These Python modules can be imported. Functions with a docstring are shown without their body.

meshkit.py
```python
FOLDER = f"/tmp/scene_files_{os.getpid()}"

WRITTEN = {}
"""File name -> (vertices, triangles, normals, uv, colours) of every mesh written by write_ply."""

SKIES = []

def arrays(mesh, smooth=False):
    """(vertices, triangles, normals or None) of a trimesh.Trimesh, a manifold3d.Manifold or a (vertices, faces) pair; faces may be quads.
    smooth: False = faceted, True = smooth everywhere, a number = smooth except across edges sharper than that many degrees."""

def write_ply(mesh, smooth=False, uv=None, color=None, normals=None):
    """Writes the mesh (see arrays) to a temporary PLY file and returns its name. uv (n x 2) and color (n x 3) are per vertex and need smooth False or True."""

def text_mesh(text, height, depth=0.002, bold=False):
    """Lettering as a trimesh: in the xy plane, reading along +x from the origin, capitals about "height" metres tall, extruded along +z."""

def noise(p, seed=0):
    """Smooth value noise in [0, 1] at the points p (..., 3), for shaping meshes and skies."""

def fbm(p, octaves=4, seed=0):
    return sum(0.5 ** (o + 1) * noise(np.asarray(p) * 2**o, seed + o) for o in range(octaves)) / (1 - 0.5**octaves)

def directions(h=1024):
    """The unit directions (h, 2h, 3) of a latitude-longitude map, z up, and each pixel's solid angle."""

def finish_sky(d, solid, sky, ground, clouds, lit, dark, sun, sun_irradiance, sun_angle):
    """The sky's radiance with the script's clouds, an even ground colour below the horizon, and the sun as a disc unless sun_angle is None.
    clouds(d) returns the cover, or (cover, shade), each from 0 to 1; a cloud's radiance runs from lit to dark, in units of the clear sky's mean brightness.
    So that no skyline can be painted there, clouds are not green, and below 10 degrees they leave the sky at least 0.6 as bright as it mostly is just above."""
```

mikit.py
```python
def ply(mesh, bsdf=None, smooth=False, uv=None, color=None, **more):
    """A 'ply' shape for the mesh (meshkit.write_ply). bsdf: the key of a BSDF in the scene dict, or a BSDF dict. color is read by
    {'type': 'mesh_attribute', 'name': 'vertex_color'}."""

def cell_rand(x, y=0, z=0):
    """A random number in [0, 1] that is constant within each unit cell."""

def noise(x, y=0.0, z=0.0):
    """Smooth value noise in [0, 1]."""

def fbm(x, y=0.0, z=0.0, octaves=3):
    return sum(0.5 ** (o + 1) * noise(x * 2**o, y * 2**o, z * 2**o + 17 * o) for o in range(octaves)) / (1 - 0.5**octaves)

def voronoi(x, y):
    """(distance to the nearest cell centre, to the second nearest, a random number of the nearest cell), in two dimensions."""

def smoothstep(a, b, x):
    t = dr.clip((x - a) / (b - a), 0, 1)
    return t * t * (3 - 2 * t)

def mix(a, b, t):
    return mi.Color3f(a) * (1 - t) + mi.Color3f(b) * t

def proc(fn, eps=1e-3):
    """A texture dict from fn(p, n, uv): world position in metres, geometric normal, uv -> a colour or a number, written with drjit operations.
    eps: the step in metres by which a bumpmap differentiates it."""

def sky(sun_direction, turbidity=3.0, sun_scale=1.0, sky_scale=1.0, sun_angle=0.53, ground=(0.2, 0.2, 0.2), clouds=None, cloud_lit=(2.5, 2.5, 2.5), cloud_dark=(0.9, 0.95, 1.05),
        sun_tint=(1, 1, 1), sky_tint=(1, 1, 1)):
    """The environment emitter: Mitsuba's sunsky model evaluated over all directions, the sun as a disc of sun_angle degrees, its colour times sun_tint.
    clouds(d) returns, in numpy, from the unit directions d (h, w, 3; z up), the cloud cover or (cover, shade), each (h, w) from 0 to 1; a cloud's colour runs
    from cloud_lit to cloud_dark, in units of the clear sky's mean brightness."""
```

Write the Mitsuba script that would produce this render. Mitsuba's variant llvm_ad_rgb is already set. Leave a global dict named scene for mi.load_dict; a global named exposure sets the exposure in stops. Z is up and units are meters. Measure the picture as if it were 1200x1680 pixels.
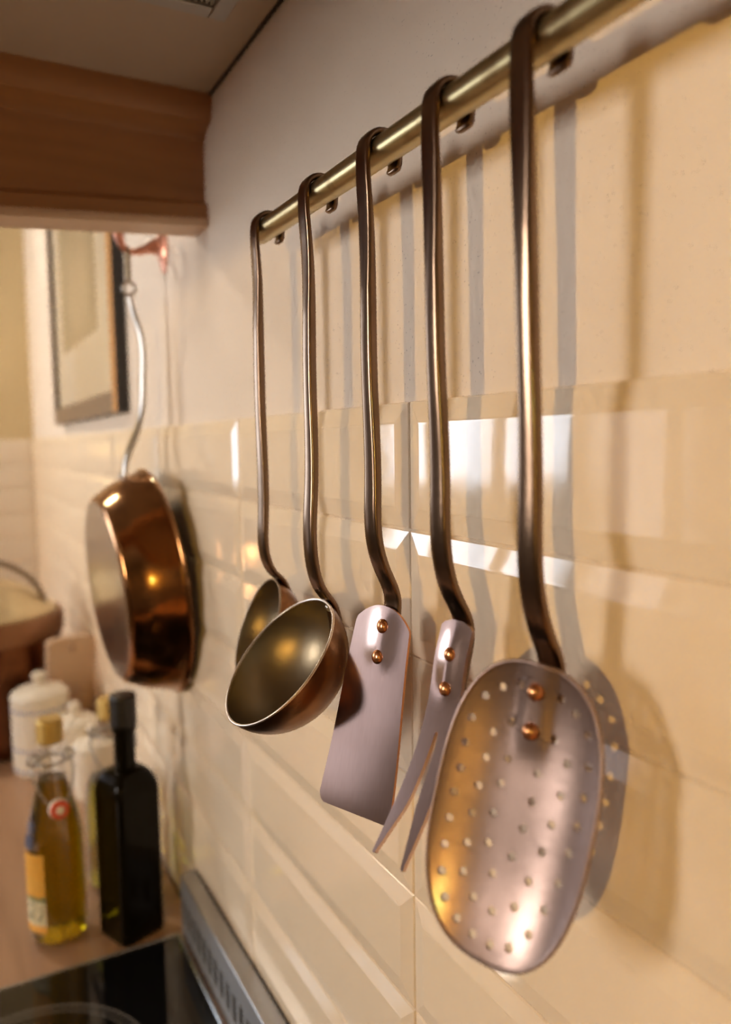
import math, random
import numpy as np, trimesh, mitsuba as mi, drjit as dr, mikit
from shapely.geometry import Polygon, Point, box as sbox
from scipy.interpolate import CubicSpline
T = mi.ScalarTransform4f
rng = random.Random(7)
scene, labels = {}, {}

# ------------------------------------------------------------------ camera
EYE = np.array([-0.39830, 0.24421, -0.02369])
FWD = np.array([0.877803, -0.470593, -0.089462])
UP = np.array([0.071542, -0.055872, 0.995872])
scene['camera'] = {'type': 'thinlens', 'to_world': T().look_at(origin=EYE.tolist(), target=(EYE + FWD).tolist(), up=UP.tolist()),
                   'fov': 2 * math.degrees(math.atan(600 / 1282.82)), 'fov_axis': 'x', 'near_clip': 0.02, 'far_clip': 50.0,
                   'aperture_radius': 0.0030, 'focus_distance': 0.44}
exposure = -0.10
LAMP_AT = np.array([-0.61, 0.74, -0.012])     # bulb of the shaded lamp that hangs behind the camera
LAMP_W = np.array([1.0, 0.58, 0.14]) * 13400
WINDOW1 = [5.8, 6.5, 7.4]                    # far-wall window (seen only in the tiles)
WINDOW2 = [30.0, 27.4, 25.0]                  # window of the opposite wall
PENDANT = np.array([1.0, 0.86, 0.70]) * 190
WINDOW3 = [1.15, 1.15, 1.3]                    # curtained window beside the first

# ------------------------------------------------------------------ helpers
def number(key):
    if key not in scene and not any(k.startswith(key + '__') for k in scene):
        return key
    i = 1
    while f'{key}_{i:03d}' in scene or any(k.startswith(f'{key}_{i:03d}__') for k in scene):
        i += 1
    return f'{key}_{i:03d}'

def obj(name, mesh, bsdf, parent=None, smooth=False, **more):
    key = number(parent + '__' + name if parent else name)
    scene[key] = mesh if isinstance(mesh, dict) else mikit.ply(mesh, bsdf, smooth, **more)
    return key

def thing(name, label, category, group=None):
    key = name
    i = 1
    while key in labels or key in scene:
        key = f'{name}_{i:03d}'; i += 1
    labels[key] = {'label': label, 'category': category}
    if group: labels[key]['group'] = group
    return key

def struct(name, mesh, bsdf, smooth=False):
    k = obj(name, mesh, bsdf, None, smooth)
    labels[k] = {'kind': 'structure'}
    return k

def bx(x0, x1, y0, y1, z0, z1, c=0.0):
    """box with chamfered edges of width c"""
    if c <= 0:
        m = trimesh.creation.box([x1 - x0, y1 - y0, z1 - z0])
        m.apply_translation([(x0 + x1) / 2, (y0 + y1) / 2, (z0 + z1) / 2])
        return m
    p = []
    for sx in (0, 1):
        for sy in (0, 1):
            for sz in (0, 1):
                X, Y, Z = (x0, x1)[sx], (y0, y1)[sy], (z0, z1)[sz]
                dx, dy, dz = c * (1 - 2 * sx), c * (1 - 2 * sy), c * (1 - 2 * sz)
                p += [[X, Y + dy, Z + dz], [X + dx, Y, Z + dz], [X + dx, Y + dy, Z]]
    return trimesh.convex.convex_hull(np.array(p))

def cat(*ms): return trimesh.util.concatenate(list(ms))

def lathe(prof, n=64, axis=(0, 0, 1), at=(0, 0, 0)):
    prof = np.asarray(prof, float)
    a = np.linspace(0, 2 * math.pi, n, endpoint=False)
    rings = np.stack([np.outer(prof[:, 0], np.cos(a)), np.outer(prof[:, 0], np.sin(a)), np.repeat(prof[:, 1:2], n, 1)], -1)
    v = rings.reshape(-1, 3); f = []
    for i in range(len(prof) - 1):
        j = np.arange(n); k = (j + 1) % n
        A, B, C, D = i * n + j, i * n + k, (i + 1) * n + k, (i + 1) * n + j
        f += [np.stack([A, B, C], 1), np.stack([A, C, D], 1)]
    m = trimesh.Trimesh(v, np.vstack(f), process=False)
    m.merge_vertices()
    m.update_faces(m.nondegenerate_faces())
    m.remove_unreferenced_vertices()
    if m.is_watertight and m.volume < 0: m.invert()
    m.apply_transform(trimesh.geometry.align_vectors([0, 0, 1], np.asarray(axis, float)))
    m.apply_translation(at)
    return m

def spline(pts, n, ends='natural'):
    pts = np.asarray(pts, float)
    d = np.r_[0, np.cumsum(np.linalg.norm(np.diff(pts[:, :3], axis=0), axis=1))]
    return CubicSpline(d, pts, bc_type=ends)(np.linspace(0, d[-1], n))

def sweep(P, W, H, U, m=16, power=2.6, round_ends=True):
    """Loft along the points P: superellipse section, half width W along U, half height H across it."""
    P, W, H, U = (np.asarray(x, float) for x in (P, W, H, U))
    t = np.gradient(P, axis=0); t /= np.linalg.norm(t, axis=1)[:, None]
    if U.ndim == 1: U = np.repeat(U[None], len(P), 0)
    U = U - (U * t).sum(1)[:, None] * t; U /= np.linalg.norm(U, axis=1)[:, None]
    N = np.cross(t, U)
    a = np.linspace(0, 2 * math.pi, m, endpoint=False)
    c, s = np.sign(np.cos(a)) * np.abs(np.cos(a)) ** (2 / power), np.sign(np.sin(a)) * np.abs(np.sin(a)) ** (2 / power)
    if round_ends:
        ks = [0.0, .5, .8, .95]
        e = np.array([min(W[0], H[0]), min(W[-1], H[-1])])
        pre = [(P[0] - t[0] * e[0] * math.sqrt(1 - k * k), k, 0) for k in (.35, .7, .92)]
        post = [(P[-1] + t[-1] * e[1] * math.sqrt(1 - k * k), k, -1) for k in (.92, .7, .35)]
        P = np.vstack([[p for p, _, _ in pre], P, [p for p, _, _ in post]])
        def ext(A, kk=True):
            a0 = [A[0] * (k if kk else 1) for _, k, _ in pre]; a1 = [A[-1] * (k if kk else 1) for _, k, _ in post]
            return np.concatenate([np.array(a0), A, np.array(a1)])
        W, H, U, N = ext(W), ext(H), ext(U, False), ext(N, False)
    R = P[:, None] + U[:, None] * (W[:, None] * c)[..., None] + N[:, None] * (H[:, None] * s)[..., None]
    n = len(P); v = np.vstack([R.reshape(-1, 3), P[:1], P[-1:]]); f = []
    j = np.arange(m); k = (j + 1) % m
    for i in range(n - 1):
        A, B, C, D = i * m + j, i * m + k, (i + 1) * m + k, (i + 1) * m + j
        f += [np.stack([A, B, C], 1), np.stack([A, C, D], 1)]
    f.append(np.stack([k, j, np.full(m, n * m)], 1)); f.append(np.stack([(n - 1) * m + j, (n - 1) * m + k, np.full(m, n * m + 1)], 1))
    mesh = trimesh.Trimesh(v, np.vstack(f), process=False)
    if mesh.volume < 0: mesh.invert()
    return mesh

def tube(P, r, m=12, U=(1, 0, 0), **k):
    r = np.full(len(P), r) if np.isscalar(r) else np.asarray(r)
    return sweep(P, r, r, U, m, 2.0, **k)

def ring(c, n, R, r, m=40, k=10):
    t = trimesh.creation.torus(R, r, major_sections=m, minor_sections=k)
    t.apply_transform(trimesh.geometry.align_vectors([0, 0, 1], np.asarray(n, float))); t.apply_translation(c)
    return t

def fine(poly, h, size):
    """extruded polygon, its triangles cut down to the size so that it can be bent"""
    m = trimesh.creation.extrude_polygon(poly, h, engine='earcut')
    v, f = trimesh.remesh.subdivide_to_size(m.vertices, m.faces, size, max_iter=14)
    m = trimesh.Trimesh(v, f, process=True); m.apply_translation([0, 0, -h / 2])
    return m

def frame(O, ty, tx, yaw):
    v = np.array([tx, ty, -1.0]); v /= np.linalg.norm(v)
    u = np.array([math.cos(yaw), math.sin(yaw), 0]); u -= (u @ v) * v; u /= np.linalg.norm(u)
    n = np.cross(u, v)
    if n[1] < 0: n = -n
    return np.asarray(O, float), u, v, n

def place(m, fr):
    """local (u, v, n) coordinates to the world"""
    O, u, v, n = fr
    q = m.copy(); q.vertices = O + m.vertices[:, :1] * u + m.vertices[:, 1:2] * v + m.vertices[:, 2:] * n
    if np.cross(u, v) @ n < 0: q.invert()
    return q

def rivet(r, h):
    a = np.linspace(0, math.pi / 2, 8)
    return np.array([[0, -.0006]] + [[r, -.0006]] + [[r * math.cos(t), h * math.sin(t)] for t in a])

# ------------------------------------------------------------------ materials
def P(base, rough=.5, metal=0.0, **k):
    base = base if isinstance(base, dict) else {'type': 'rgb', 'value': list(base)}
    rough = rough if isinstance(rough, dict) else float(rough)
    return {'type': 'twosided', 'bsdf': {'type': 'principled', 'base_color': base, 'roughness': rough, 'metallic': float(metal), **k}}

def bump(bsdf, fn, scale, eps=4e-4):
    inner = bsdf['bsdf'] if bsdf['type'] == 'twosided' else bsdf
    return {'type': 'twosided', 'bsdf': {'type': 'bumpmap', 'arbitrary': mikit.proc(fn, eps), 'scale': float(scale), 'bsdf': inner}}

def plaster_fn(p, n, uv):
    f = mikit.fbm(p.x * 14, p.y * 14, p.z * 14, 3)
    c = mikit.mix((.78, .69, .59), (.82, .735, .635), f)
    s = mikit.noise(p.x * 850, p.y * 850, p.z * 850)
    patch = mikit.smoothstep(.42, .7, mikit.fbm(p.x * 9 + 3, p.y * 9, p.z * 5, 2))
    return mikit.mix(c, (.36, .31, .27), mikit.smoothstep(.80, .90, s) * .7 * (.25 + .75 * patch))
scene['plaster'] = bump(P(mikit.proc(plaster_fn), .85), lambda p, n, uv: mikit.fbm(p.x * 330, p.y * 330, p.z * 330, 2), .00022)
scene['far_plaster'] = P((.62, .49, .28), .85)  # plaster yellowed, part of the warm lamp light is in this colour
scene['room_paint'] = P((.24, .20, .165), .9)
scene['floor_wood'] = P((.16, .10, .06), .5)
def glaze_bump(p, n, uv): return mikit.fbm(p.x * 55, p.y * 55, p.z * 55, 2)
for i, c in enumerate([(.80, .685, .535), (.785, .675, .53), (.81, .69, .535)]):
    scene[f'tile_glaze_{i}'] = bump(P(c, .10, 0, specular=1.0), glaze_bump, .00010)
scene['grout'] = P((.66, .56, .44), .9)
def wood_fn(p, n, uv):
    g = mikit.fbm(p.x * 60, p.y * 4, p.z * 60, 3)
    return mikit.mix((.30, .14, .050), (.42, .205, .080), g)
scene['hood_wood'] = P(mikit.proc(wood_fn), .42)
scene['strip_wood_lit'] = P((.58, .40, .26), .45)  # hood wood lightened, standing in for light from below
scene['hood_panel'] = P((.46, .38, .29), .6)
scene['dark_gap'] = P((.03, .025, .02), .8)
scene['grey_metal'] = P((.42, .40, .37), .4, .8)
scene['mesh_metal'] = P((.35, .34, .30), .5, .6)
def brass_fn(p, n, uv):
    f = mikit.fbm(p.x * 90, p.y * 90, p.z * 90, 3)
    return mikit.mix((.50, .40, .21), (.30, .21, .10), mikit.smoothstep(.5, .75, f) * .8)
scene['rail_brass'] = P(mikit.proc(brass_fn), .30, 1.0)
def bronze_fn(p, n, uv):
    f = mikit.fbm(p.x * 70, p.y * 70, p.z * 45, 3)
    return mikit.mix((.25, .175, .125), (.17, .11, .072), f)
scene['handle_bronze'] = P(mikit.proc(bronze_fn), .19, 1.0)
def copper_plate_fn(p, n, uv):
    f = mikit.fbm(p.x * 45, p.y * 45, p.z * 45, 3)
    s = mikit.fbm(p.x * 700, p.y * 700, p.z * 60, 2)
    return mikit.mix((.50, .35, .30), (.62, .46, .41), f * .7 + s * .3)
scene['copper_plate'] = P(mikit.proc(copper_plate_fn), .15, 1.0)
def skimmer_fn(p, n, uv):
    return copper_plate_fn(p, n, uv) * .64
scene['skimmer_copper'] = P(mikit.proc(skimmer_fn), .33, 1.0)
scene['copper_edge_lit'] = P((.72, .36, .18), .3, 1.0)  # blade copper pushed to orange, warm lamp light painted into the edge
scene['rivet_copper'] = P((.80, .36, .16), .22, 1.0)
def ladle_out_fn(p, n, uv):
    f = mikit.fbm(p.x * 60, p.y * 60, p.z * 60, 3)
    return mikit.mix((.15, .065, .026), (.29, .14, .066), f)
scene['ladle_copper'] = P(mikit.proc(ladle_out_fn), .30, 1.0)
scene['ladle_tin'] = P((.27, .225, .155), .38, 1.0)
scene['rim_metal'] = P((.80, .70, .62), .3, 1.0)
scene['dull_rim'] = P((.35, .27, .19), .35, 1.0)
scene['steel_rivet'] = P((.75, .72, .66), .2, 1.0)
def pan_fn(p, n, uv):
    f = mikit.fbm(p.x * 22, p.y * 40, p.z * 22, 3)
    return mikit.mix((.50, .23, .08), (.30, .13, .045), mikit.smoothstep(.35, .7, f))
scene['pan_copper'] = P(mikit.proc(pan_fn), .15, 1.0)
scene['pan_base'] = P((.70, .65, .62), .20, 1.0)
scene['pan_inside'] = P((.10, .085, .07), .45, .8)
scene['steel'] = P((.68, .65, .60), .18, 1.0)
scene['brushed_steel'] = P((.42, .42, .43), .32, 1.0)
scene['satin_steel'] = P((.52, .54, .57), .5, .85)
scene['pink_copper'] = P((.70, .33, .23), .35, .8)
scene['chain_bronze'] = P((.28, .22, .13), .4, 1.0)
scene['frame_black'] = P((.018, .015, .013), .35)
scene['frame_wood'] = P((.20, .14, .10), .32)
scene['frame_wood_lit'] = P((.52, .25, .07), .35)  # frame wood turned orange, warm light painted into the near bar
scene['mat_white'] = P((.80, .76, .68), .8)
def print_fn(p, n, uv):
    f = mikit.fbm(p.x * 9, p.z * 9, 0, 3)
    g = mikit.smoothstep(.17, .02, dr.sqrt(dr.square((p.x - 1.16) * .8) + dr.square(p.z - .27)))
    return mikit.mix(mikit.mix((.26, .22, .145), (.35, .30, .21), f), (.55, .47, .37), g * .7)
scene['print_paper'] = P(mikit.proc(print_fn), .7)
scene['clear_pane'] = {'type': 'thindielectric', 'int_ior': 1.5}
def counter_fn(p, n, uv):
    g = mikit.fbm(p.x * 6, p.y * 70, 0, 3)
    return mikit.mix((.34, .19, .105), (.45, .27, .155), g)
scene['counter_wood'] = P(mikit.proc(counter_fn), .42)
HOB_Z = -.608
def hob_fn(p, n, uv):
    dx, dy = p.x - .334, p.y - .2095
    r = dr.sqrt(dx * dx + dy * dy); a = dr.atan2(dy, dx) * 30
    ringm = mikit.smoothstep(.0018, .0008, dr.abs(r - .1116)) + mikit.smoothstep(.0014, .0006, dr.abs(r - .101)) * .7
    ticks = dr.select((r > .1025) & (r < .110) & (a - dr.floor(a) < .35), 1.0, 0.0) * .8
    return mikit.mix((.004, .004, .0045), (.10, .095, .09), dr.clip(ringm + ticks, 0, 1))
scene['hob_glass'] = P(mikit.proc(hob_fn), .05)
scene['white_ceramic'] = P((.86, .80, .68), .18, clearcoat=.4)
scene['blue_band'] = P((.30, .32, .45), .25)
scene['red_rubber'] = P((.70, .09, .03), .5)
scene['gold_cap'] = P((.66, .45, .13), .38, .55)
scene['cap_black'] = P((.012, .011, .010), .38)
scene['dark_glass'] = P((.005, .0035, .001), .10, 0, specular=.15)
scene['oil'] = {'type': 'dielectric', 'int_ior': 1.40, 'ext_ior': 1.0, 'specular_transmittance': {'type': 'rgb', 'value': [.60, .48, .05]}}
scene['oil_green'] = {'type': 'dielectric', 'int_ior': 1.40, 'ext_ior': 1.0, 'specular_transmittance': {'type': 'rgb', 'value': [.66, .62, .20]}}
scene['wire'] = P((.6, .58, .54), .25, 1.0)
def label_fn(p, n, uv):
    z = (p.z + .614) / .155      # height on the bottle's label
    c = mikit.mix((.78, .40, .05), (.16, .20, .09), mikit.smoothstep(.60, .56, z + .25 * (p.y - .165) / .03))
    c = mikit.mix(c, (.78, .42, .06), mikit.smoothstep(.014, .010, dr.sqrt(dr.square(p.y - .178) + dr.square(p.z + .537))))
    c = mikit.mix(c, (.72, .66, .44), mikit.smoothstep(.40, .38, z))
    tx = dr.select((mikit.noise(p.y * 420, p.z * 260, p.x * 420) > .60) & (z > .24) & (z < .37), 1.0, 0.0)
    c = mikit.mix(c, (.15, .17, .08), tx)
    return mikit.mix(c, (.80, .42, .07), mikit.smoothstep(.21, .19, z))
scene['oil_label'] = P(mikit.proc(label_fn), .5)
scene['navy_paper'] = P((.07, .08, .14), .5)
scene['pot_copper'] = P((.15, .055, .022), .2, 1.0)
scene['pot_band'] = P((.27, .13, .065), .42, .85)
scene['lid_brass'] = P((.74, .58, .34), .35, .7)
scene['bail_grey'] = P((.34, .27, .21), .4, .8)
scene['board_wood'] = P((.62, .44, .30), .55)
scene['window_white'] = P((.75, .74, .72), .4)
scene['shade_metal'] = P((.06, .055, .05), .5, .3)

# ------------------------------------------------------------------ the room
GX0, GX1, GY1, GZ0, GZ1 = -1.9, 2.25, 3.0, -1.514, 1.1
PL = -.004                                       # plaster surface; tile edges start at y = 0
struct('floor', bx(GX0 - .1, GX1 + .1, -.1, GY1 + .1, GZ0 - .05, GZ0), 'floor_wood')
struct('ceiling', bx(GX0 - .1, GX1 + .1, -.1, GY1 + .1, GZ1, GZ1 + .05), 'room_paint')
struct('wall_right', bx(GX0 - .1, GX1 + .1, PL - .09, PL, GZ0, GZ1), 'plaster')
W1 = (1.27, 2.28, -.24, .60)                     # window in the far wall: y0 y1 z0 z1
W2 = (.06, .60, -.15, .75)                      # window in the opposite wall: x0 x1 z0 z1
struct('wall_back', cat(bx(GX1, GX1 + .1, PL, W1[0], GZ0, GZ1), bx(GX1, GX1 + .1, W1[1], GY1, GZ0, GZ1),
                        bx(GX1, GX1 + .1, W1[0], W1[1], GZ0, W1[2]), bx(GX1, GX1 + .1, W1[0], W1[1], W1[3], GZ1)), 'far_plaster')
struct('wall_front', bx(GX0 - .1, GX0, PL, GY1, GZ0, GZ1), 'room_paint')
struct('wall_left', cat(bx(GX0, W2[0], GY1, GY1 + .1, GZ0, GZ1), bx(W2[1], GX1, GY1, GY1 + .1, GZ0, GZ1),
                        bx(W2[0], W2[1], GY1, GY1 + .1, GZ0, W2[2]), bx(W2[0], W2[1], GY1, GY1 + .1, W2[3], GZ1)), 'room_paint')

def window(name, to_xyz, w, h, light, lights=2):
    """frame bars and lit panes in local (s, t) with depth d; to_xyz maps (s, t, d) boxes"""
    f = .05
    bars = [(0, f, 0, h), (w - f, w, 0, h), (f, w - f, 0, f), (f, w - f, h - f, h)]
    for i in range(1, lights):
        bars.append((w * i / lights - .022, w * i / lights + .022, f, h - f))
    key = name
    labels[key] = {'kind': 'structure'}
    for b in bars: obj('frame_bar', to_xyz(*b, 0, .05), 'window_white', key)
    xs = [f] + [w * i / lights for i in range(1, lights)] + [w - f]
    for i in range(lights):
        a, b = xs[i] + (.022 if i else 0), xs[i + 1] - (.022 if i < lights - 1 else 0)
        m = to_xyz(a, b, f, h - f, .024, .028)
        k = obj('pane', m, 'window_white', key)
        scene[k]['emitter'] = {'type': 'area', 'radiance': {'type': 'rgb', 'value': [float(c) for c in light]}}
window('window_1', lambda s0, s1, t0, t1, d0, d1: bx(GX1 + .02 + d0, GX1 + .02 + d1, W1[0] + s0, W1[0] + s1, W1[2] + t0, W1[2] + t1), W1[1] - W1[0], W1[3] - W1[2], WINDOW1)
window('window_3', lambda s0, s1, t0, t1, d0, d1: bx(GX1 - .052 + d0, GX1 - .052 + d1, 2.34 + s0, 2.34 + s1, -.80 + t0, -.80 + t1), .62, 1.75, WINDOW3)
window('window_2', lambda s0, s1, t0, t1, d0, d1: bx(W2[0] + s0, W2[0] + s1, GY1 + .02 + d0, GY1 + .02 + d1, W2[2] + t0, W2[2] + t1), W2[1] - W2[0], W2[3] - W2[2], WINDOW2, 1)

# tiles: bevelled wall tiles in stacked columns, joints lie at x = k * TW, z = -k * TH
TW, TH, GAP = .3064, .0768, .0013
def tile_mesh(w, h):
    levels = [(0, -.005), (0, -.0003), (.0006, .0005), (.0118, .0027), (.0126, .00292), (.0138, .0030)]
    v, f = [], []
    for d, y in levels:
        v += [[-w / 2 + d, y, -h / 2 + d], [w / 2 - d, y, -h / 2 + d], [w / 2 - d, y, h / 2 - d], [-w / 2 + d, y, h / 2 - d]]
    for i in range(len(levels) - 1):
        for j in range(4):
            k = (j + 1) % 4
            A, B, C, D = 4 * i + j, 4 * i + k, 4 * i + 4 + k, 4 * i + 4 + j
            f += [[A, C, B], [A, D, C]]
    e = 4 * (len(levels) - 1)
    f += [[e, e + 2, e + 1], [e, e + 3, e + 2], [0, 1, 2], [0, 2, 3]]
    m = trimesh.Trimesh(v, f, process=False)
    if m.volume < 0: m.invert()
    return m
obj('grout', bx(-3 * TW, GX1, PL, -.0006, -8 * TH - .04, -.0004), 'grout', 'wall_right')
glazes = [mikit.ply(tile_mesh(TW - GAP, TH - GAP), f'tile_glaze_{i}') for i in range(3)]
for c in range(-3, 8):
    for r in range(8):
        x0, x1 = c * TW, min((c + 1) * TW, GX1)
        if x1 - x0 < .03: continue
        d = glazes[rng.randrange(3)]
        if x1 - x0 < TW - .001:
            d = mikit.ply(tile_mesh(x1 - x0 - GAP, TH - GAP), 'tile_glaze_0')
        tilt = T().rotate([0, 0, 1], rng.uniform(-.12, .12)).rotate([1, 0, 0], rng.uniform(-.15, .15))
        scene[number('wall_right__tile')] = {**d, 'to_world': T().translate([(x0 + x1) / 2, 0, -(r + .5) * TH]) @ tilt}
obj('grout', bx(GX1 - .0024, GX1, PL, 3 * TW, -8 * TH - .04, -.0008), 'grout', 'wall_back')
for c in range(3):
    for r in range(8):
        d = glazes[rng.randrange(3)]
        scene[number('wall_back__tile')] = {**d, 'to_world': T().translate([GX1 - .004, (c + .5) * TW + .004, -(r + .5) * TH]).rotate([0, 0, 1], 90)}

# ------------------------------------------------------------------ range hood above
h = thing('range_hood', 'wood-trimmed range hood canopy with beige underside above the cooktop', 'range hood')
HY = .56
obj('underside_panel', bx(-.56, .372, -.001, HY - .03, .3145, .327), 'hood_panel', h)
obj('seam', bx(-.56, .372, PL, -.0012, .3132, .322), 'dark_gap', h)
prof = [(.367, .3135), (.3675, .303), (.369, .296), (.373, .2905), (.380, .2885), (.390, .286), (.397, .280), (.3992, .270), (.3996, .2240), (.3985, .2205), (.3945, .2190), (.3915, .2160), (.3912, .2030), (.436, .2030), (.436, .34), (.367, .34)]
strip = [(.3895, .2030), (.3890, .2000), (.3915, .1955), (.436, .1955), (.436, .2030)]  # separate lip, added so the underside can carry a lit colour
def moulding(prof, length):
    m = trimesh.creation.extrude_polygon(Polygon(prof), length, engine='earcut')
    m.vertices = m.vertices[:, [0, 2, 1]]                      # profile in x-z, run along y
    m.invert()
    return m
for nm, pf, mt in (('cornice', prof, 'hood_wood'), ('bottom_strip', strip, 'strip_wood_lit')):
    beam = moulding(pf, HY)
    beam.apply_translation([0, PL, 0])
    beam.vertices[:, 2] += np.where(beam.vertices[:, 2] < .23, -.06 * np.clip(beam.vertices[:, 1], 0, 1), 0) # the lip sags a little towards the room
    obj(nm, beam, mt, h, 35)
front = bx(-.60, .436, HY - .03, HY, .243, .34, .004)
obj('front_board', front, 'hood_wood', h)
obj('side_board', bx(-.60, -.565, PL, HY - .03, .19, .34, .004), 'hood_wood', h)
obj('chimney', bx(-.35, .2, PL, .32, .34, GZ1, .004), 'hood_panel', h)
gr = obj('vent_grille', cat(bx(-.06, .224, .030, .044, .3075, .3145, .001), bx(-.06, .224, .17, .184, .3075, .3145, .001),
                            bx(.210, .224, .044, .17, .3075, .3145, .001), bx(-.06, -.046, .044, .17, .3075, .3145, .001)), 'grey_metal', h)
slats = [bx(-.046, .210, .044 + i * .0042, .0462 + i * .0042, .3105, .3125) for i in range(30)]
slats += [bx(-.046 + i * .0052, -.0438 + i * .0052, .044, .17, .3107, .3123) for i in range(49)]
k = obj('mesh', cat(*slats), 'mesh_metal', gr); labels[k] = {'kind': 'stuff'}
obj('backing', bx(-.046, .21, .044, .17, .313, .3145), 'dark_gap', gr)

# lamp hanging from the ceiling behind the camera, its warm bulb lights the utensils
l = thing('hanging_lamp', 'dark rectangular shaded lamp hanging low in the room', 'lamp')
LX, LY, LZ = LAMP_AT
zs, hx, hy = LZ + .0350, .30, .16
def shade_sheet(a, b, c, d, t=.0016):
    q = np.array([a, b, c, d], float); n = np.cross(q[1] - q[0], q[2] - q[0]); n /= np.linalg.norm(n)
    return trimesh.convex.convex_hull(np.vstack([q, q + n * t]))
A = [(LX - hx, LY - hy, zs), (LX + hx, LY - hy, zs), (LX + hx, LY + hy, zs), (LX - hx, LY + hy, zs)]
B = [(LX - .12, LY - .06, zs + .12), (LX + .12, LY - .06, zs + .12), (LX + .12, LY + .06, zs + .12), (LX - .12, LY + .06, zs + .12)]
obj('shade', cat(*[shade_sheet(A[i], A[(i + 1) % 4], B[(i + 1) % 4], B[i]) for i in range(4)], shade_sheet(*B)), 'shade_metal', l)
obj('rod', tube(np.array([[LX, LY, GZ1], [LX, LY, .6], [LX, LY, zs + .12]]), .004), 'shade_metal', l, 40)
obj('socket', lathe([(0, .153), (.012, .153), (.012, .040), (.006, .016), (.004, .007), (0, .007)], 24, at=(LX, LY, LZ)), 'shade_metal', l, 40)
bulb = trimesh.creation.icosphere(3, .005); bulb.apply_translation(LAMP_AT)
k = obj('bulb', bulb, 'window_white', l, True)
scene[k]['emitter'] = {'type': 'area', 'radiance': {'type': 'rgb', 'value': [float(c) for c in LAMP_W]}}

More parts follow.
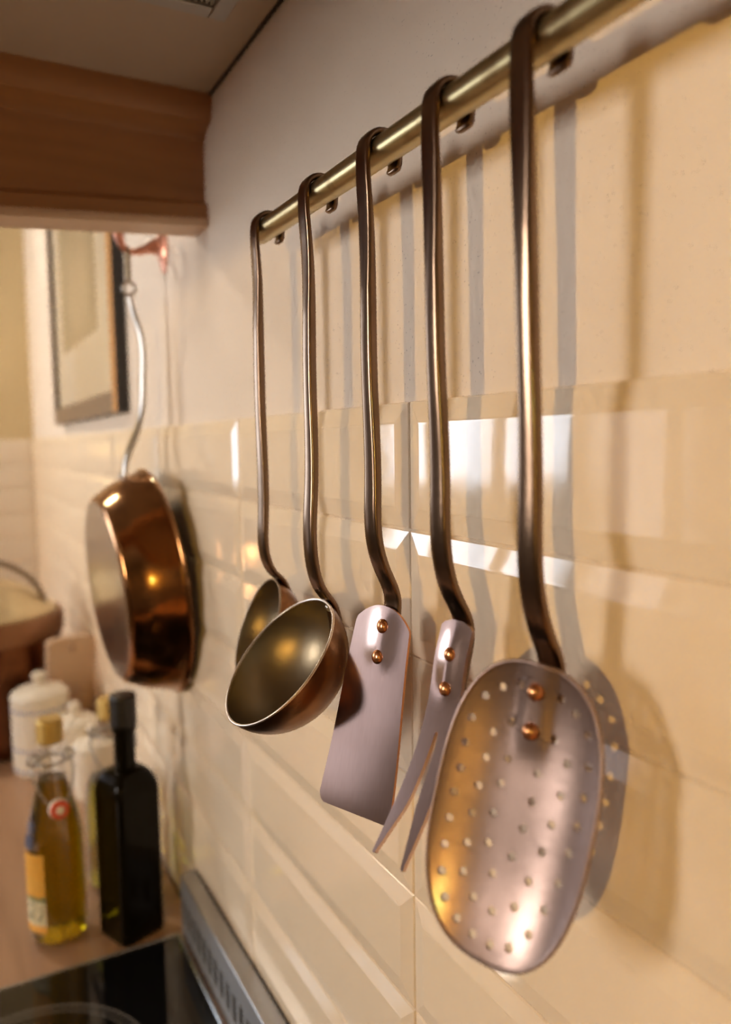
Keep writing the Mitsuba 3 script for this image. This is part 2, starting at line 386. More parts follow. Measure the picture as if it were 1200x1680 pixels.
k = thing('pendant_lamp', 'small warm pendant lamp over the far end of the worktop', 'lamp')
DPX, DPY, DPZ = 1.50, .62, .82
obj('shade', lathe([(.118, -.012), (.112, .03), (.085, .075), (.040, .100), (.012, .106), (.012, .110), (.042, .104), (.089, .078), (.116, .031), (.121, -.012), (.118, -.012)], 48, at=(DPX, DPY, DPZ)), 'shade_metal', k, 40)
obj('cord', tube(np.array([[DPX, DPY, GZ1], [DPX, DPY, 1.0], [DPX, DPY, DPZ + .105]]), .003), 'shade_metal', k, 40)
obj('socket', lathe([(0, .106), (.012, .106), (.012, .066), (.006, .062), (0, .062)], 24, at=(DPX, DPY, DPZ)), 'shade_metal', k, 40)
bulb = trimesh.creation.icosphere(3, .056); bulb.apply_translation([DPX, DPY, DPZ + .004])
q = obj('bulb', bulb, 'window_white', k, True)
scene[q]['emitter'] = {'type': 'area', 'radiance': {'type': 'rgb', 'value': [float(c) for c in PENDANT * 1.05]}}

# ------------------------------------------------------------------ brass rail on the wall
RY, RZ, RR = .0380, .1244, .0074
r_ = thing('utensil_rail', 'aged brass rail on the wall holding five hanging utensils', 'rail')
obj('rod', lathe([(0, -.78), (RR * .8, -.78), (RR, -.778), (RR, -.002), (RR * .8, 0), (0, 0)], 40, (1, 0, 0), (.1400, RY, RZ)), 'rail_brass', r_, 40)
for bxp, fl in ((-.2255, .0125), (-.61, .0125)):
    post = lathe([(0, PL - RY), (fl, PL - RY), (fl, PL - RY + .003), (fl * .85, PL - RY + .005), (.0052, PL - RY + .008), (.0046, -.008), (.0078, -.005), (.0078, -.002), (0, .0)], 32, (0, 1, 0), (bxp, RY, RZ))
    br = obj('bracket', post, 'handle_bronze' if bxp > 0 else 'rail_brass', r_, 40)
    obj('collar', lathe([(RR - .001, -.006), (RR + .0022, -.006), (RR + .0032, -.0035), (RR + .0032, .0035), (RR + .0022, .006), (RR - .001, .006)], 40, (1, 0, 0), (bxp - .003, RY, RZ)), 'handle_bronze' if bxp > 0 else 'rail_brass', br, 40)

# ------------------------------------------------------------------ the five utensils
GROUP = 'copper kitchen utensils on the brass rail'
def handle(x, mids, tab, yaw, thick_tab=.0013, wtab=.0066):
    """x plane, the points (y, z) down the front, then the tab that runs behind the head"""
    ro = RR + .0022
    arc = [(RY + ro * math.cos(a), RZ + ro * math.sin(a)) for a in np.linspace(math.radians(196), math.radians(0), 12)]
    tip = [(RY - ro * .86, RZ - .0078), (RY - ro * .93, RZ - .0060)]
    pts = tip + arc + list(mids) + list(tab)
    n0, n1 = len(tip), len(tip) + len(arc)
    q = np.array([[x, y, z] for y, z in pts])
    S = spline(q, 150)
    z, s = S[:, 2], np.linspace(0, 1, 150)
    front = S[:, 1] > RY
    front = np.cumsum(front) > 0
    zf = np.where(front, z, RZ + .02)
    zb = mids[-1][1]
    W = np.interp(-zf, [-(RZ + .03), -(RZ - .02), -.055, 0.0, .06, -(zb + .012) * 1.0, -zb + .008, .2], [.0060, .0060, .0046, .0045, .0053, .0056, .0062, wtab])
    H = np.interp(-zf, [-(RZ + .03), -(RZ - .02), -.055, 0.0, .06, -(zb + .012), -zb + .006, .2], [.0019, .0019, .0030, .0031, .0028, .0024, .0018, thick_tab])
    yw = np.interp(-zf, [-RZ, -.03, .1], [0, yaw, yaw])
    Uv = np.stack([np.cos(yw), np.sin(yw), 0 * yw], 1)
    return sweep(S, W, H, Uv, 20, 3.2)

# --- spatula
k = thing('spatula', 'copper spatula with flat rectangular blade and two rivets, between ladle and fork', 'spatula', GROUP)
fr = frame((-.035, .037, -.1235), .203, -.004, .16)
O, u, v, n = fr
obj('handle', handle(-.035, [(.0468, .095), (.0459, .016), (.0448, -.048), (.0436, -.080), (.0388, -.0943), (.0335, -.1085)],
                     [(.0340, -.1175), (.0358, -.128), (.0388, -.1435)], .246), 'handle_bronze', k, 50)
top = [(x, -.0104 + .0092 * (abs(x - .0012) / .0222) ** 2.2) for x in np.linspace(.0236, -.0210, 25)]
poly = Polygon([(.0242, -.0004), (.0334, .1080), (-.0292, .0985), (-.0214, -.0024)] + top[::-1]).buffer(-.0055).buffer(.0055, quad_segs=12)
poly = poly.union(Polygon(top + [(-.0219, .006), (.0247, .006)]).buffer(-.0006).buffer(.0006))
bl = fine(poly, .0014, .004)
bl.vertices[:, 2] += .0008 * np.exp(-((bl.vertices[:, 0] / .009) ** 2)) * np.exp(-((bl.vertices[:, 1] - .006) / .016) ** 4)   # dimple over the tab
bl.vertices[:, 2] += .0005 * np.sin(bl.vertices[:, 1] * 60 + .5)
m = place(bl, fr); m.apply_translation(n * .0018)
fn = m.face_normals @ n
edge = np.abs(fn) < .5
b_ = obj('blade', m.submesh([np.where(~edge)[0]], append=True), 'copper_plate', k, 35)
obj('edge', m.submesh([np.where(edge)[0]], append=True), 'copper_edge_lit', b_, 35)
for t in (.0004, .0172):
    obj('rivet', lathe(rivet(.0039, .0023), 24, n, O + v * t + n * (.0018 + .0007 + .0011)), 'rivet_copper', k, 60)

# --- carving fork
k = thing('carving_fork', 'copper two-pronged carving fork hanging between spatula and skimmer', 'fork', GROUP)
obj('handle', handle(-.098, [(.0474, .09), (.0457, .010), (.0440, -.0452), (.0428, -.0793), (.0378, -.0956), (.0312, -.1105)],
                     [(.0312, -.1175), (.0332, -.127), (.0362, -.140)], .25), 'handle_bronze', k, 50)
CL = spline([(0, .0318, -.1085), (0, .0345, -.1185), (0, .0362, -.1243), (0, .0391, -.1397), (0, .0432, -.1572), (0, .0563, -.1887), (0, .0735, -.2186)], 300)
cl_s = np.r_[0, np.cumsum(np.linalg.norm(np.diff(CL, axis=0), axis=1))]
Ltot = cl_s[-1]
half = .0103
tines = []
slot = .050
for s in (1, -1):
    c = [(slot - .006, .0052, .0051), (slot + .008, .0058, .0044), (slot + .033, .0066, .0040), (slot + .040, .0070, .0038), (Ltot, .0106, .0004)]
    L = [(s * (cc + w), t) for t, cc, w in c]; R = [(s * (cc - w), t) for t, cc, w in c]
    tines.append(Polygon(L + R[::-1]).buffer(.0002))
body = Polygon([(-half, .004), (-half * .8, .0022), (-half * .35, .0006), (half * .35, .0006), (half * .8, .0022), (half, .004), (half, slot - .004), (-half, slot - .004)])
poly = body.union(tines[0]).union(tines[1]).buffer(.0009).buffer(-.0018).buffer(.0009)
fk = fine(poly, .0018, .003)
def bend(mesh, x0, yaw):
    vv = mesh.vertices; y = np.interp(vv[:, 1], cl_s, CL[:, 1]); z = np.interp(vv[:, 1], cl_s, CL[:, 2])
    ty, tz = np.interp(vv[:, 1], cl_s, np.gradient(CL[:, 1], cl_s)), np.interp(vv[:, 1], cl_s, np.gradient(CL[:, 2], cl_s))
    U = np.array([math.cos(yaw), math.sin(yaw), 0])
    N = np.stack([0 * ty, -tz, ty], 1) / np.hypot(ty, tz)[:, None]
    q = mesh.copy(); q.vertices = np.stack([0 * y + x0, y, z], 1) + vv[:, :1] * U + vv[:, 2:] * N
    if q.volume < 0: q.invert()
    return q
fk.vertices[:, 2] += .0010 * np.exp(-((fk.vertices[:, 0] / .006) ** 2)) * np.exp(-((fk.vertices[:, 1] - .020) / .016) ** 4)
m = bend(fk, -.098, .15)
m.apply_translation([-.0004, .0019, .0004])
obj('fork_head', m, 'copper_plate', k, 35)
for t in (.0165, .0328):
    y, z = np.interp(t, cl_s, CL[:, 1]), np.interp(t, cl_s, CL[:, 2])
    nn = np.array([-.15, .96, .2]); nn /= np.linalg.norm(nn)
    obj('rivet', lathe(rivet(.0034, .0021), 24, nn, np.array([-.0985, y + .0019, z]) + nn * .0018), 'rivet_copper', k, 60)

# --- skimmer
k = thing('skimmer', 'large oval copper skimmer full of round holes, last on the rail by the camera', 'skimmer', GROUP)
ty, tx, a_, b_, c_, n_, h_, yaw = .2565, .0179, .0339, .0592, .0559, 2.62, .0072, .43
fr = frame((-.16, .0345, -.118), ty, tx, yaw); O, u, v, n = fr
obj('handle', handle(-.16, [(.0477, .094), (.0458, .05), (.0442, .0045), (.0431, -.0425), (.0416, -.0850), (.0362, -.1030), (.0318, -.1150)],
                     [(.0318, -.1210), (.0328, -.127), (.0368, -.144)], .30, wtab=.0068), 'handle_bronze', k, 50)
th = np.linspace(0, 2 * math.pi, 120, endpoint=False)
rim = np.stack([a_ * np.sign(np.cos(th)) * np.abs(np.cos(th)) ** (2 / n_), c_ + b_ * np.sign(np.sin(th)) * np.abs(np.sin(th)) ** (2 / n_)], 1)
HOLES = [(25.9, 26.2), (21.8, 15.7), (15.0, 10.0), (7.1, 6.8), (-9.9, 7.4), (-17.3, 11.2), (-23.8, 17.3), (16.4, 29.6), (9.3, 23.3), (-9.7, 24.0), (-16.8, 31.2), (-26.0, 28.6), (26.5, 37.1), (17.4, 40.7), (26.4, 48.1), (8.1, 38.1), (-5.5, 39.4), (18.0, 52.8), (27.0, 58.5), (9.0, 48.8), (-5.5, 50.8), (-16.7, 43.9), (-26.7, 40.5), (18.3, 64.4), (26.7, 69.4), (9.4, 61.1), (-4.3, 62.2), (-15.4, 56.1), (-26.4, 52.1), (26.1, 80.4), (17.5, 76.7), (8.8, 73.4), (-2.1, 74.4), (-13.9, 67.6), (-25.1, 62.8), (24.5, 90.8), (16.2, 88.0), (4.1, 83.9), (-11.3, 80.1), (-23.4, 75.1), (20.4, 100.0), (9.4, 95.5), (0.4, 97.1), (-8.1, 91.7), (-20.1, 87.0), (13.4, 105.5), (5.3, 108.1), (-2.8, 108.4), (-10.5, 105.9), (-16.6, 97.9)]
poly = Polygon(rim)
for x, y in HOLES:
    poly = poly.difference(Point(x / 1000, y / 1000).buffer(.00175, quad_segs=5))
sk = fine(poly, .0014, .0024)
def dish(x, y):
    rho = (np.abs(x / a_) ** n_ + np.abs((y - c_) / b_) ** n_) ** (1 / n_)
    z = h_ * np.minimum(rho, 1.03) ** 3
    z += .0016 * np.exp(-((x / .0065) ** 4)) * np.exp(-((y - .012) / .019) ** 4)      # strap of the handle pressed through
    return z
sk.vertices[:, 2] += dish(sk.vertices[:, 0], sk.vertices[:, 1])
m = place(sk, fr)
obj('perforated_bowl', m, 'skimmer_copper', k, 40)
tt = np.r_[th, th[:1]]
R3 = np.array([O + x * u + y * v + dish(x, y) * n for x, y in np.vstack([rim, rim[:1]])])
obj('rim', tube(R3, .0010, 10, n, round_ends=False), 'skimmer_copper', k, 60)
for t in (.0076, .0238):
    obj('rivet', lathe(rivet(.0035, .0024), 24, n, O + v * t + n * (dish(0, t) + .0013)), 'rivet_copper', k, 60)

# --- ladles
def ladle(name, label, x, mids, tab, c, r, tilt, yaw, d, hyaw, rim='rim_metal'):
    k = thing(name, label, 'ladle', GROUP)
    obj('handle', handle(x, mids, tab, hyaw), 'handle_bronze', k, 50)
    c = np.array(c); u = np.array([math.cos(yaw), math.sin(yaw), 0]); w = np.array([-math.sin(yaw), math.cos(yaw), 0])
    v = math.cos(tilt) * w - math.sin(tilt) * np.array([0, 0, 1]); n = np.cross(u, v); n = n if n[2] > 0 else -n
    a = np.linspace(0, math.pi / 2, 26)
    out = lathe([(r * math.cos(t), -d * math.sin(t)) for t in a], 96, n, c)
    inn = lathe([((r - .0012) * math.cos(t), -(d - .0012) * math.sin(t)) for t in a], 96, n, c)
    b = obj('bowl', out, 'ladle_copper', k, True)
    q = obj('lining', inn, 'ladle_tin', b, True); labels[q] = {'label': 'dull tinned lining'}
    q = obj('rim', lathe([(r - .0013, -.0005), (r - .0013, .0003), (r - .0008, .0007), (r - .0001, .0007), (r + .0003, .0003), (r + .0003, -.0005), (r - .0013, -.0005)], 96, n, c), rim, b, 50)
    if rim == 'rim_metal': labels[q] = {'label': 'bright polished rim'}
    for t in (10, 24):
        ca, sa = math.cos(math.radians(t)), math.sin(math.radians(t))
        pos = c - v * (r - .0013) * ca - n * (d - .0012) * sa
        nn = v * ca * (d / r) + n * sa; nn /= np.linalg.norm(nn)
        obj('rivet', lathe(rivet(.0028, .0016), 20, nn, pos), 'steel_rivet', k, 60)
ladle('soup_ladle', 'large hemispherical ladle with a shiny rim, hanging beside the spatula', .040,
      [(.0465, .0955), (.0462, .023), (.0468, -.0513), (.0468, -.1006), (.0415, -.1158), (.0345, -.1262)], [(.0330, -.1310), (.0318, -.138), (.0318, -.148)],
      (.042, .0704, -.156), .0459, .8277, 0.0, .0400, .2)
ladle('soup_ladle', 'smaller ladle half hidden behind the large one, at the far end of the rail', .1235,
      [(.0468, .095), (.0466, .0722), (.0468, -.012), (.0470, -.0766), (.0460, -.105), (.0398, -.1170), (.0352, -.1215)], [(.0322, -.127), (.0285, -.136), (.0255, -.146)],
      (.1285, .0520, -.1583), .0390, 1.20, -.10, .031, .15, 'dull_rim')

# ------------------------------------------------------------------ copper pan on its hook
k = thing('wall_hook', 'pinkish copper wall hook holding the hanging copper pan', 'hook')
hx_ = .5685
plate = lathe([(0, .0), (.0150, .0), (.0150, .002), (.0125, .0042), (.0090, .0080), (.0062, .014), (0, .014)], 36, (0, 1, 0), (0, 0, 0))
plate.vertices[:, 2] *= np.where(plate.vertices[:, 1] < .007, 2.1, 1.2)
plate.apply_translation([hx_, PL, .214])
obj('wall_plate', plate, 'pink_copper', k, 40)
q = spline([(hx_, .006, .2135), (hx_, .020, .2085), (hx_, .032, .2050), (hx_, .041, .2065), (hx_, .0475, .214), (hx_, .0495, .226), (hx_, .0480, .240)], 60)
obj('arm', tube(q, np.interp(np.linspace(0, 1, 60), [0, .15, .4, .65, .85, 1], [.0100, .0060, .0038, .0046, .0070, .0074])), 'pink_copper', k, 60)

k = thing('frying_pan', 'copper frying pan hanging by its steel handle, bottom facing the room', 'pan')
pc = np.array([.5665, .0238, -.1903]); pn = np.array([-.0284, .9996, -.0861]); pn /= np.linalg.norm(pn)
R0, R1, D = .1381, .1096, .0587
outer = [(R1 - .004, D + .0005)] + [(R1 - .004 + .012 * math.sin(t) * .75, D - .009 * (1 - math.cos(t))) for t in np.linspace(.2, 1.25, 8)]
outer += [(R1 + .006 + (R0 - R1 - .008) * s ** .62, (D - .012) * (1 - s)) for s in np.linspace(.08, 1, 14)] + [(R0 + .001, -.0015), (R0, -.003), (R0 - .0016, -.0025)]
b = obj('body', lathe(outer, 120, pn, pc), 'pan_copper', k, 50)
inner = [(R0 - .0016, -.0025)] + [(R1 + .003 + (R0 - R1 - .006) * s ** .62, (D - .014) * (1 - s)) for s in np.linspace(1, .05, 10)] + [(R1 - .006, D - .003), (0, D - .003)]
q = obj('lining', lathe(inner, 96, pn, pc), 'pan_inside', b, 50); labels[q] = {'label': 'dark inside of the pan'}
q = obj('base_disc', lathe([(R1 - .0035, D + .0003), (R1 - .006, D + .0012), (R1 * .5, D + .0016), (0, D + .0017)], 120, pn, pc), 'pan_base', k, 30); labels[q] = {'label': 'silvery grey base disc'}
xx = .5665
hp = spline([(xx, .0565, -.063), (xx, .0545, -.0500), (xx, .0482, -.0304), (xx, .0362, -.0014), (xx, .0288, .057), (xx, .0308, .1146), (xx, .0385, .1426), (xx, .0398, .152)], 90)
s_ = np.linspace(0, 1, 90)
q = obj('handle', sweep(hp, np.interp(s_, [0, .1, .3, .75, 1], [.012, .010, .011, .010, .006]), np.interp(s_, [0, .15, 1], [.0026, .0042, .0034]), np.array([1, 0, 0.])), 'steel', k, 50)
obj('eye', ring((xx, .0400, .1615), (1, 0, 0.15), .0072, .0022), 'steel', q, 60)
for dx in (-.006, .006):
    obj('rivet', lathe(rivet(.0036, .0026), 20, (0, .7, .7), (xx + dx, .0585, -.060)), 'steel', k, 60)
k = thing('hanging_loop', 'narrow bronze loop joining the pan handle to the copper hook', 'loop')
lp = [(xx + .0042 * math.sin(t), .0400, .1885 + .0205 * math.cos(t)) for t in np.linspace(0, 2 * math.pi, 40)]
lp = np.array(lp); lp[:, 0] += .001
obj('link', tube(lp, .0022, 10, (0, 1, 0), round_ends=False), 'chain_bronze', k, 60)

# ------------------------------------------------------------------ framed picture
k = thing('framed_picture', 'framed print in a white mat on the wall above the tiles, behind the pan', 'picture')
fx0, fx1, fz0, fz1, fy = .806, 1.54, .0260, .80, .0140
sw = .034
def stile(x0, x1, z0, z1): return cat(bx(x0, x1, PL, fy - .002, z0, z1), bx(x0 + .0012, x1 - .0012, fy - .002, fy, z0 + .0012, z1 - .0012))
for x0, x1, z0, z1 in ((fx0, fx0 + sw, fz0, fz1), (fx1 - sw, fx1, fz0, fz1), (fx0 + sw, fx1 - sw, fz0, fz0 + sw), (fx0 + sw, fx1 - sw, fz1 - sw, fz1)):
    bar = obj('frame_bar', bx(x0, x1, PL, fy - .0012, z0, z1), 'frame_black', k)
    obj('front_strip', bx(x0 + .0006, x1 - .0006, fy - .0012, fy + .0006, z0 + .0006, z1 - .0006, .0004), 'frame_wood_lit' if x0 == fx0 else 'frame_wood', bar)  # only the near bar gets the painted warm-lit tone
obj('mat', bx(fx0 + sw, fx1 - sw, PL + .001, .006, fz0 + sw, fz1 - sw), 'mat_white', k)
obj('print', bx(.985, 1.40, .006, .0066, .172, .70), 'print_paper', k)
obj('pane', bx(fx0 + sw - .002, fx1 - sw + .002, .0100, .0102, fz0 + sw - .002, fz1 - sw + .002), 'clear_pane', k)

# ------------------------------------------------------------------ worktop, cooktop
CZ = -.614
k = thing('worktop', 'warm brown wooden kitchen worktop along the tiled wall', 'worktop')
hx0, hx1, hy0, hy1 = -.32, .4965, .0270, .56
obj('slab', cat(bx(GX0, GX1 - .012, .0035, .64, CZ - .04, CZ, .002)), 'counter_wood', k)
k = thing('cooktop', 'black glass ceramic cooktop with a steel edge set in the worktop', 'cooktop')
obj('glass', bx(hx0 + .004, hx1 - .004, hy0 + .004, hy1 - .004, CZ + .0003, HOB_Z), 'hob_glass', k)
for a in ((hx0, hx1, hy0, hy0 + .004), (hx0, hx1, hy1 - .004, hy1), (hx0, hx0 + .004, hy0 + .004, hy1 - .004), (hx1 - .004, hx1, hy0 + .004, hy1 - .004)):
    obj('steel_trim', bx(*a, CZ + .0003, HOB_Z + .0008, .0008), 'brushed_steel', k)
k = thing('cooktop_vent', 'slotted steel vent strip standing between cooktop and tiled wall', 'vent')
vx0, vx1, vy0, vy1, vz = -.32, .502, .0040, .0225, -.5385
obj('body', bx(vx0, vx1 - .002, vy0, vy1 - .0035, CZ, vz - .0015), 'dark_gap', k)
obj('top_plate', bx(vx0, vx1, vy0, vy1, vz - .0015, vz, .0004), 'brushed_steel', k)
obj('end_plate', bx(vx1 - .0016, vx1, vy0, vy1, CZ, vz - .0015), 'brushed_steel', k)
poly = sbox(0, CZ, vx1 - .0016 - vx0, vz - .0015)
for i in range(40):
    x = .012 + i * .0203
    poly = poly.difference(sbox(x, CZ + .019, x + .0092, vz - .026))
fp = trimesh.creation.extrude_polygon(poly, .0016, engine='earcut')
fp.vertices = np.stack([fp.vertices[:, 0] + vx0, vy1 - fp.vertices[:, 2], fp.vertices[:, 1]], 1)
obj('slotted_front', fp, 'satin_steel', k)
obj('seal', bx(vx0, vx1, .0026, .0042, vz - .004, vz + .0008), 'dark_gap', k)

# ------------------------------------------------------------------ bottles
def bottle_glass(z0, prof): return [(r, z0 + z) for r, z in prof]
def swing_bottle(name, label, x, y, r, hgt, oil, oil_mat, stopper_side, full):
    k = thing(name, label, 'bottle', None)
    s = hgt / .27
    body = [(0, .004 * s), (r * .86, .002), (r * .97, .008 * s), (r, .018 * s), (r, .105 * s), (r * .985, .125 * s), (r * .90, .150 * s), (r * .74, .175 * s), (r * .58, .196 * s), (r * .50, .212 * s), (r * .48, .238 * s), (r * .52, .242 * s), (r * .52, .250 * s), (r * .40, .252 * s)]
    obj('glass', lathe(body, 64, at=(x, y, CZ)), 'clear_pane', k, 60)
    inner = [(max(a - .0022, 0), max(z, .007)) for a, z in body if z < oil]
    ro = float(np.interp(oil, [z for _, z in body[1:]], [a for a, _ in body[1:]])) - .0022
    inner = [(0, .007)] + inner[1:] + [(ro, oil), (0, oil)]
    q = obj('oil', lathe(inner, 64, at=(x, y, CZ)), oil_mat, k, 60)
    cap = [(0, .249 * s), (r * .42, .249 * s)]
    for i in range(4): cap += [(r * .44, (.2505 + i * .0062) * s), (r * .46, (.2525 + i * .0062) * s), (r * .46, (.2550 + i * .0062) * s), (r * .44, (.2565 + i * .0062) * s)]
    cap += [(r * .42, .2765 * s), (r * .36, .2785 * s), (0, .2785 * s)]
    obj('cap', lathe(cap, 40, at=(x, y, CZ)), 'gold_cap', k, 40)
    zc = CZ + .226 * s
    w = obj('wire_collar', ring((x, y, zc), (0, 0, 1), r * .50 + .001, .0016), 'wire', k, 60)
    d = np.array(stopper_side, float); d /= np.linalg.norm(d); e = np.array([-d[1], d[0]])
    for sgn in (1, -1):
        P0 = [(x + e[0] * sgn * (r * .5 + .002), y + e[1] * sgn * (r * .5 + .002), zc + .006)]
        pts = [P0[0], (x + e[0] * sgn * r * .66 + d[0] * .004, y + e[1] * sgn * r * .66 + d[1] * .004, zc - .002),
               (x + e[0] * sgn * r * .62 + d[0] * r * .45, y + e[1] * sgn * r * .62 + d[1] * r * .45, zc - .022),
               (x + e[0] * sgn * .008 + d[0] * r * .93, y + e[1] * sgn * .008 + d[1] * r * .93, zc - .046)]
        obj('wire_arm', tube(spline(pts, 24), .0015, 8, (0, 0, 1)), 'wire', k, 60)
        obj('wire_loop', ring((x + e[0] * sgn * (r * .5 + .003), y + e[1] * sgn * (r * .5 + .003), zc + .003), (d[0], d[1], 0), .0065, .0015, 24, 8), 'wire', k, 60)
    sc = np.array([x + d[0] * (r * .93 + .001), y + d[1] * (r * .93 + .001), zc - .048]); ax = (d[0], d[1], .12)
    st = obj('stopper', lathe([(0, -.006), (.0085, -.006), (.0115, -.003), (.0115, .002), (.010, .004), (0, .004)], 32, ax, sc), 'white_ceramic', k, 40)
    obj('gasket', lathe([(.0045, .0035), (.0105, .0035), (.0105, .0068), (.0092, .0080), (.0045, .0080)], 32, ax, sc), 'red_rubber', st, 40)
    obj('plug', lathe([(0, .0035), (.0048, .0035), (.0046, .0095), (.003, .0105), (0, .0105)], 24, ax, sc), 'white_ceramic', st, 40)
    return k
def patch(x, y, r, a0, a1, z0, z1, r1=None):
    a = np.linspace(a0, a1, 24); zz = np.linspace(z0, z1, 12); r1 = r if r1 is None else r1
    rr = np.interp(zz, [z0, z1], [r, r1])
    v = np.array([[x + R * math.cos(t), y + R * math.sin(t), z] for z, R in zip(zz, rr) for t in a]); f = []
    for i in range(11):
        for j in range(23):
            A = i * 24 + j; f += [[A, A + 1, A + 25], [A, A + 25, A + 24]]
    return trimesh.Trimesh(v, f, process=False)
SX, SY, SR = .575, .1525, .0335
toward = (EYE[:2] - np.array([SX, SY]))
ang = math.atan2(toward[1], toward[0])
k = swing_bottle('oil_bottle', 'clear swing-top bottle of olive oil with a gold cap and orange label', SX, SY, SR, .262, .198, 'oil', (math.cos(ang + .18), math.sin(ang + .18)), True)
obj('paper_label', patch(SX, SY, SR + .0005, ang - 1.55, ang - .42, CZ + .022, CZ + .118), 'oil_label', k, True)
obj('neck_label', patch(SX, SY, SR * .985 + .0006, ang - 1.5, ang - .85, CZ + .124, CZ + .158, SR * .80 + .0006), 'navy_paper', k, True)
B2 = (.668, .065)
swing_bottle('oil_bottle', 'pale green oil bottle with a gold cap, half behind the dark square bottle', *B2, .042, .246, .146, 'oil_green', (-1, .1), True)

k = thing('dark_bottle', 'tall square dark bottle with a black screw cap beside the cooktop', 'bottle')
def square_loft(levels, rot, at, n=12):
    v, f = [], []
    for hw, rad, z in levels:
        ringp = []
        for q in range(4):
            cx, cy = [(1, 1), (-1, 1), (-1, -1), (1, -1)][q]
            for t in np.linspace(q * math.pi / 2, (q + 1) * math.pi / 2, n // 4 + 3):
                ringp.append(((hw - rad) * cx + rad * math.cos(t), (hw - rad) * cy + rad * math.sin(t), z))
        v += ringp
    m = len(ringp); j = np.arange(m); kk = (j + 1) % m
    for i in range(len(levels) - 1):
        A, B, C, D_ = i * m + j, i * m + kk, (i + 1) * m + kk, (i + 1) * m + j
        f += [np.stack([A, B, C], 1), np.stack([A, C, D_], 1)]
    v += [[0, 0, levels[0][2]], [0, 0, levels[-1][2]]]
    f += [np.stack([kk, j, np.full(m, len(v) - 2)], 1), np.stack([(len(levels) - 1) * m + j, (len(levels) - 1) * m + kk, np.full(m, len(v) - 1)], 1)]
    ms = trimesh.Trimesh(np.array(v, float), np.vstack(f), process=False)
    ms.apply_transform(trimesh.transformations.rotation_matrix(rot, [0, 0, 1])); ms.apply_translation(at)
    return ms
DX, DY, rot = .5400, .0735, math.radians(22)
hw = .0290
lv = [(hw - .004, .008, 0), (hw - .001, .008, .002), (hw, .008, .006), (hw, .008, .178)]
for t in np.linspace(.1, 1, 9):
    q = hw + (.0125 - hw) * (1 - math.cos(t * math.pi / 2)) ; lv.append((q, .008 + (min(q, .0125) - .008) * t, .178 + .030 * math.sin(t * math.pi / 2)))
lv = [(a, min(b, a), c) for a, b, c in lv] + [(.0125, .0125, .225), (.0120, .0120, .250), (.0145, .0145, .252), (.0145, .0145, .257), (.0125, .0125, .259)]
obj('glass_body', square_loft(lv, rot, (DX, DY, CZ)), 'dark_glass', k, 40)
cap = [(0, .258), (.0150, .258)]
for i in range(5): cap += [(.0152, .260 + i * .0068), (.0157, .2615 + i * .0068), (.0157, .2645 + i * .0068), (.0152, .2660 + i * .0068)]
cap += [(.0150, .2945), (.0138, .2960), (0, .2960)]
obj('screw_cap', lathe(cap, 40, at=(DX, DY, CZ)), 'cap_black', k, 40)

# ------------------------------------------------------------------ canisters
def canister(label, x, y, r, hgt, bands):
    k = thing('storage_canister', label, 'canister', 'white ceramic canisters on the worktop')
    obj('body', lathe([(0, 0), (r * .92, 0), (r * .97, .004), (r, .015), (r, hgt * .80), (r * .96, hgt * .83), (r * .96, hgt * .86), (0, hgt * .86)], 56, at=(x, y, CZ)), 'white_ceramic', k, 40)
    if bands:
        for z in (.06, .30, .74):
            obj('blue_line', lathe([(r, hgt * z), (r + .0005, hgt * z), (r + .0005, hgt * z + .0035), (r, hgt * z + .0035)], 56, at=(x, y, CZ)), 'blue_band', k)
    q = obj('lid', lathe([(0, hgt * .855), (r * 1.01, hgt * .855), (r * 1.02, hgt * .88), (r * .96, hgt * .915), (r * .80, hgt * .955), (r * .5, hgt * .985), (0, hgt)], 56, at=(x, y, CZ)), 'white_ceramic', k, 40)
    kr = max(r * .27, .009)
    obj('knob', lathe([(0, hgt - .001), (kr * .7, hgt - .001), (kr * .62, hgt + .006), (kr * .95, hgt + .011), (kr, hgt + .017), (kr * .7, hgt + .022), (0, hgt + .023)], 32, at=(x, y, CZ)), 'white_ceramic', q, 40)
canister('largest white lidded canister with thin blue lines, beside the copper pot', 1.115, .115, .050, .160, True)
canister('medium white lidded canister, second in the row of three', 1.035, .067, .041, .118, False)
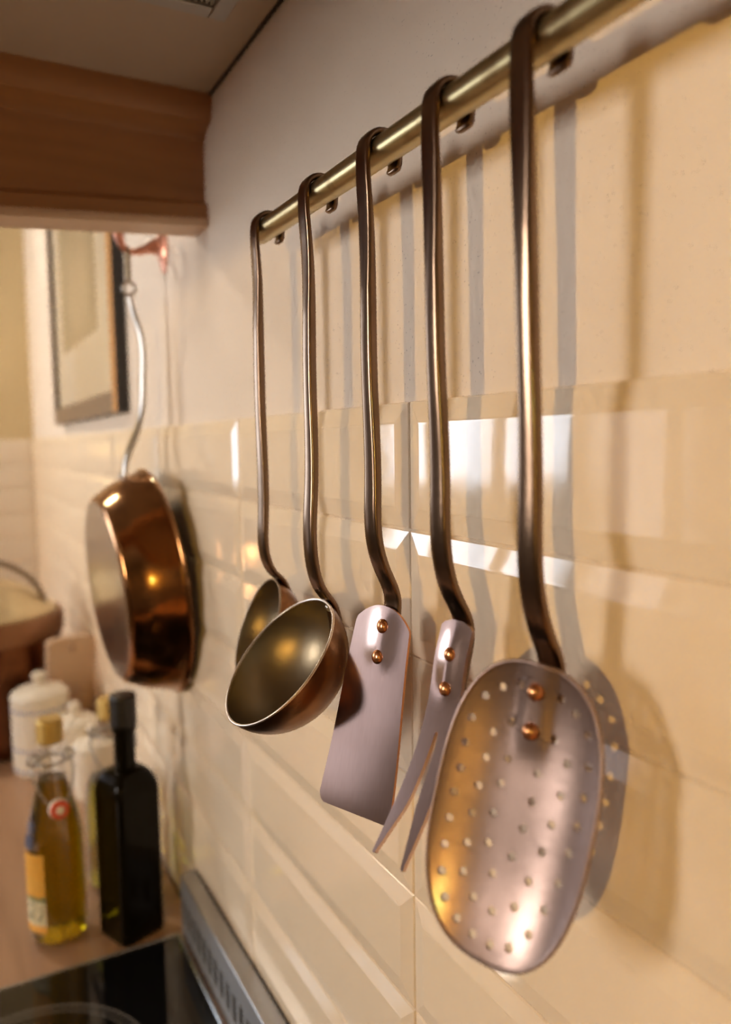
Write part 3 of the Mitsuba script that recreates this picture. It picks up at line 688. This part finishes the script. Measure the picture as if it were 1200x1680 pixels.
canister('smallest white lidded canister, nearest the two oil bottles', .952, .050, .034, .100, False)

# ------------------------------------------------------------------ pot and board
k = thing('stock_pot', 'large dark copper pot with a lid and arched handle at the worktop end', 'pot')
px, py, pr = 1.318, .198, .150
ph = .262
b = obj('body', lathe([(0, 0), (pr * .88, 0), (pr * .95, .008), (pr * .97, .03), (pr * .985, ph - .045), (pr * .97, ph - .04), (pr * .97, ph - .05), (0, ph - .05)], 96, at=(px, py, CZ)), 'pot_copper', k, 40)
obj('rim_band', lathe([(pr * .96, ph - .046), (pr * 1.0, ph - .046), (pr * 1.025, ph - .040), (pr * 1.03, ph - .010), (pr * 1.0, ph), (pr * .95, ph), (pr * .95, ph - .046)], 96, at=(px, py, CZ)), 'pot_band', k, 40)
q = obj('lid', lathe([(0, ph - .012), (pr * .94, ph - .012), (pr * .94, ph + .004), (pr * .80, ph + .018), (pr * .60, ph + .046), (pr * .40, ph + .060), (0, ph + .066)], 96, at=(px, py, CZ)), 'lid_brass', k, 40)
da = np.array([-.25, -.97]); da /= np.linalg.norm(da)
hb = [(px + da[0] * pr * .80 * math.cos(t), py + da[1] * pr * .80 * math.cos(t), CZ + ph + .006 + .098 * math.sin(t)) for t in np.linspace(0, math.pi, 40)]
obj('arched_handle', tube(np.array(hb), .0062, 12, (-da[1], da[0], 0)), 'bail_grey', k, 60)

k = thing('cutting_board', 'pale wooden board leaning upright against the tiled wall behind the canisters', 'board')
bm = trimesh.creation.extrude_polygon(sbox(-.045, 0, .045, .225).buffer(-.012).buffer(.012).difference(Point(0, .205).buffer(.006)), .018, engine='earcut')
bm.vertices = np.stack([bm.vertices[:, 0], bm.vertices[:, 2], bm.vertices[:, 1]], 1); bm.invert()
bm.apply_transform(trimesh.transformations.rotation_matrix(.10, [1, 0, 0]))
bm.apply_transform(trimesh.transformations.rotation_matrix(math.radians(-76), [0, 0, 1]))
bm.apply_translation([1.190, .052, CZ - bm.bounds[0][2] + .0002])
bm.apply_translation([0, .0045 - bm.bounds[0][1], 0])
obj('board', bm, 'board_wood', k)
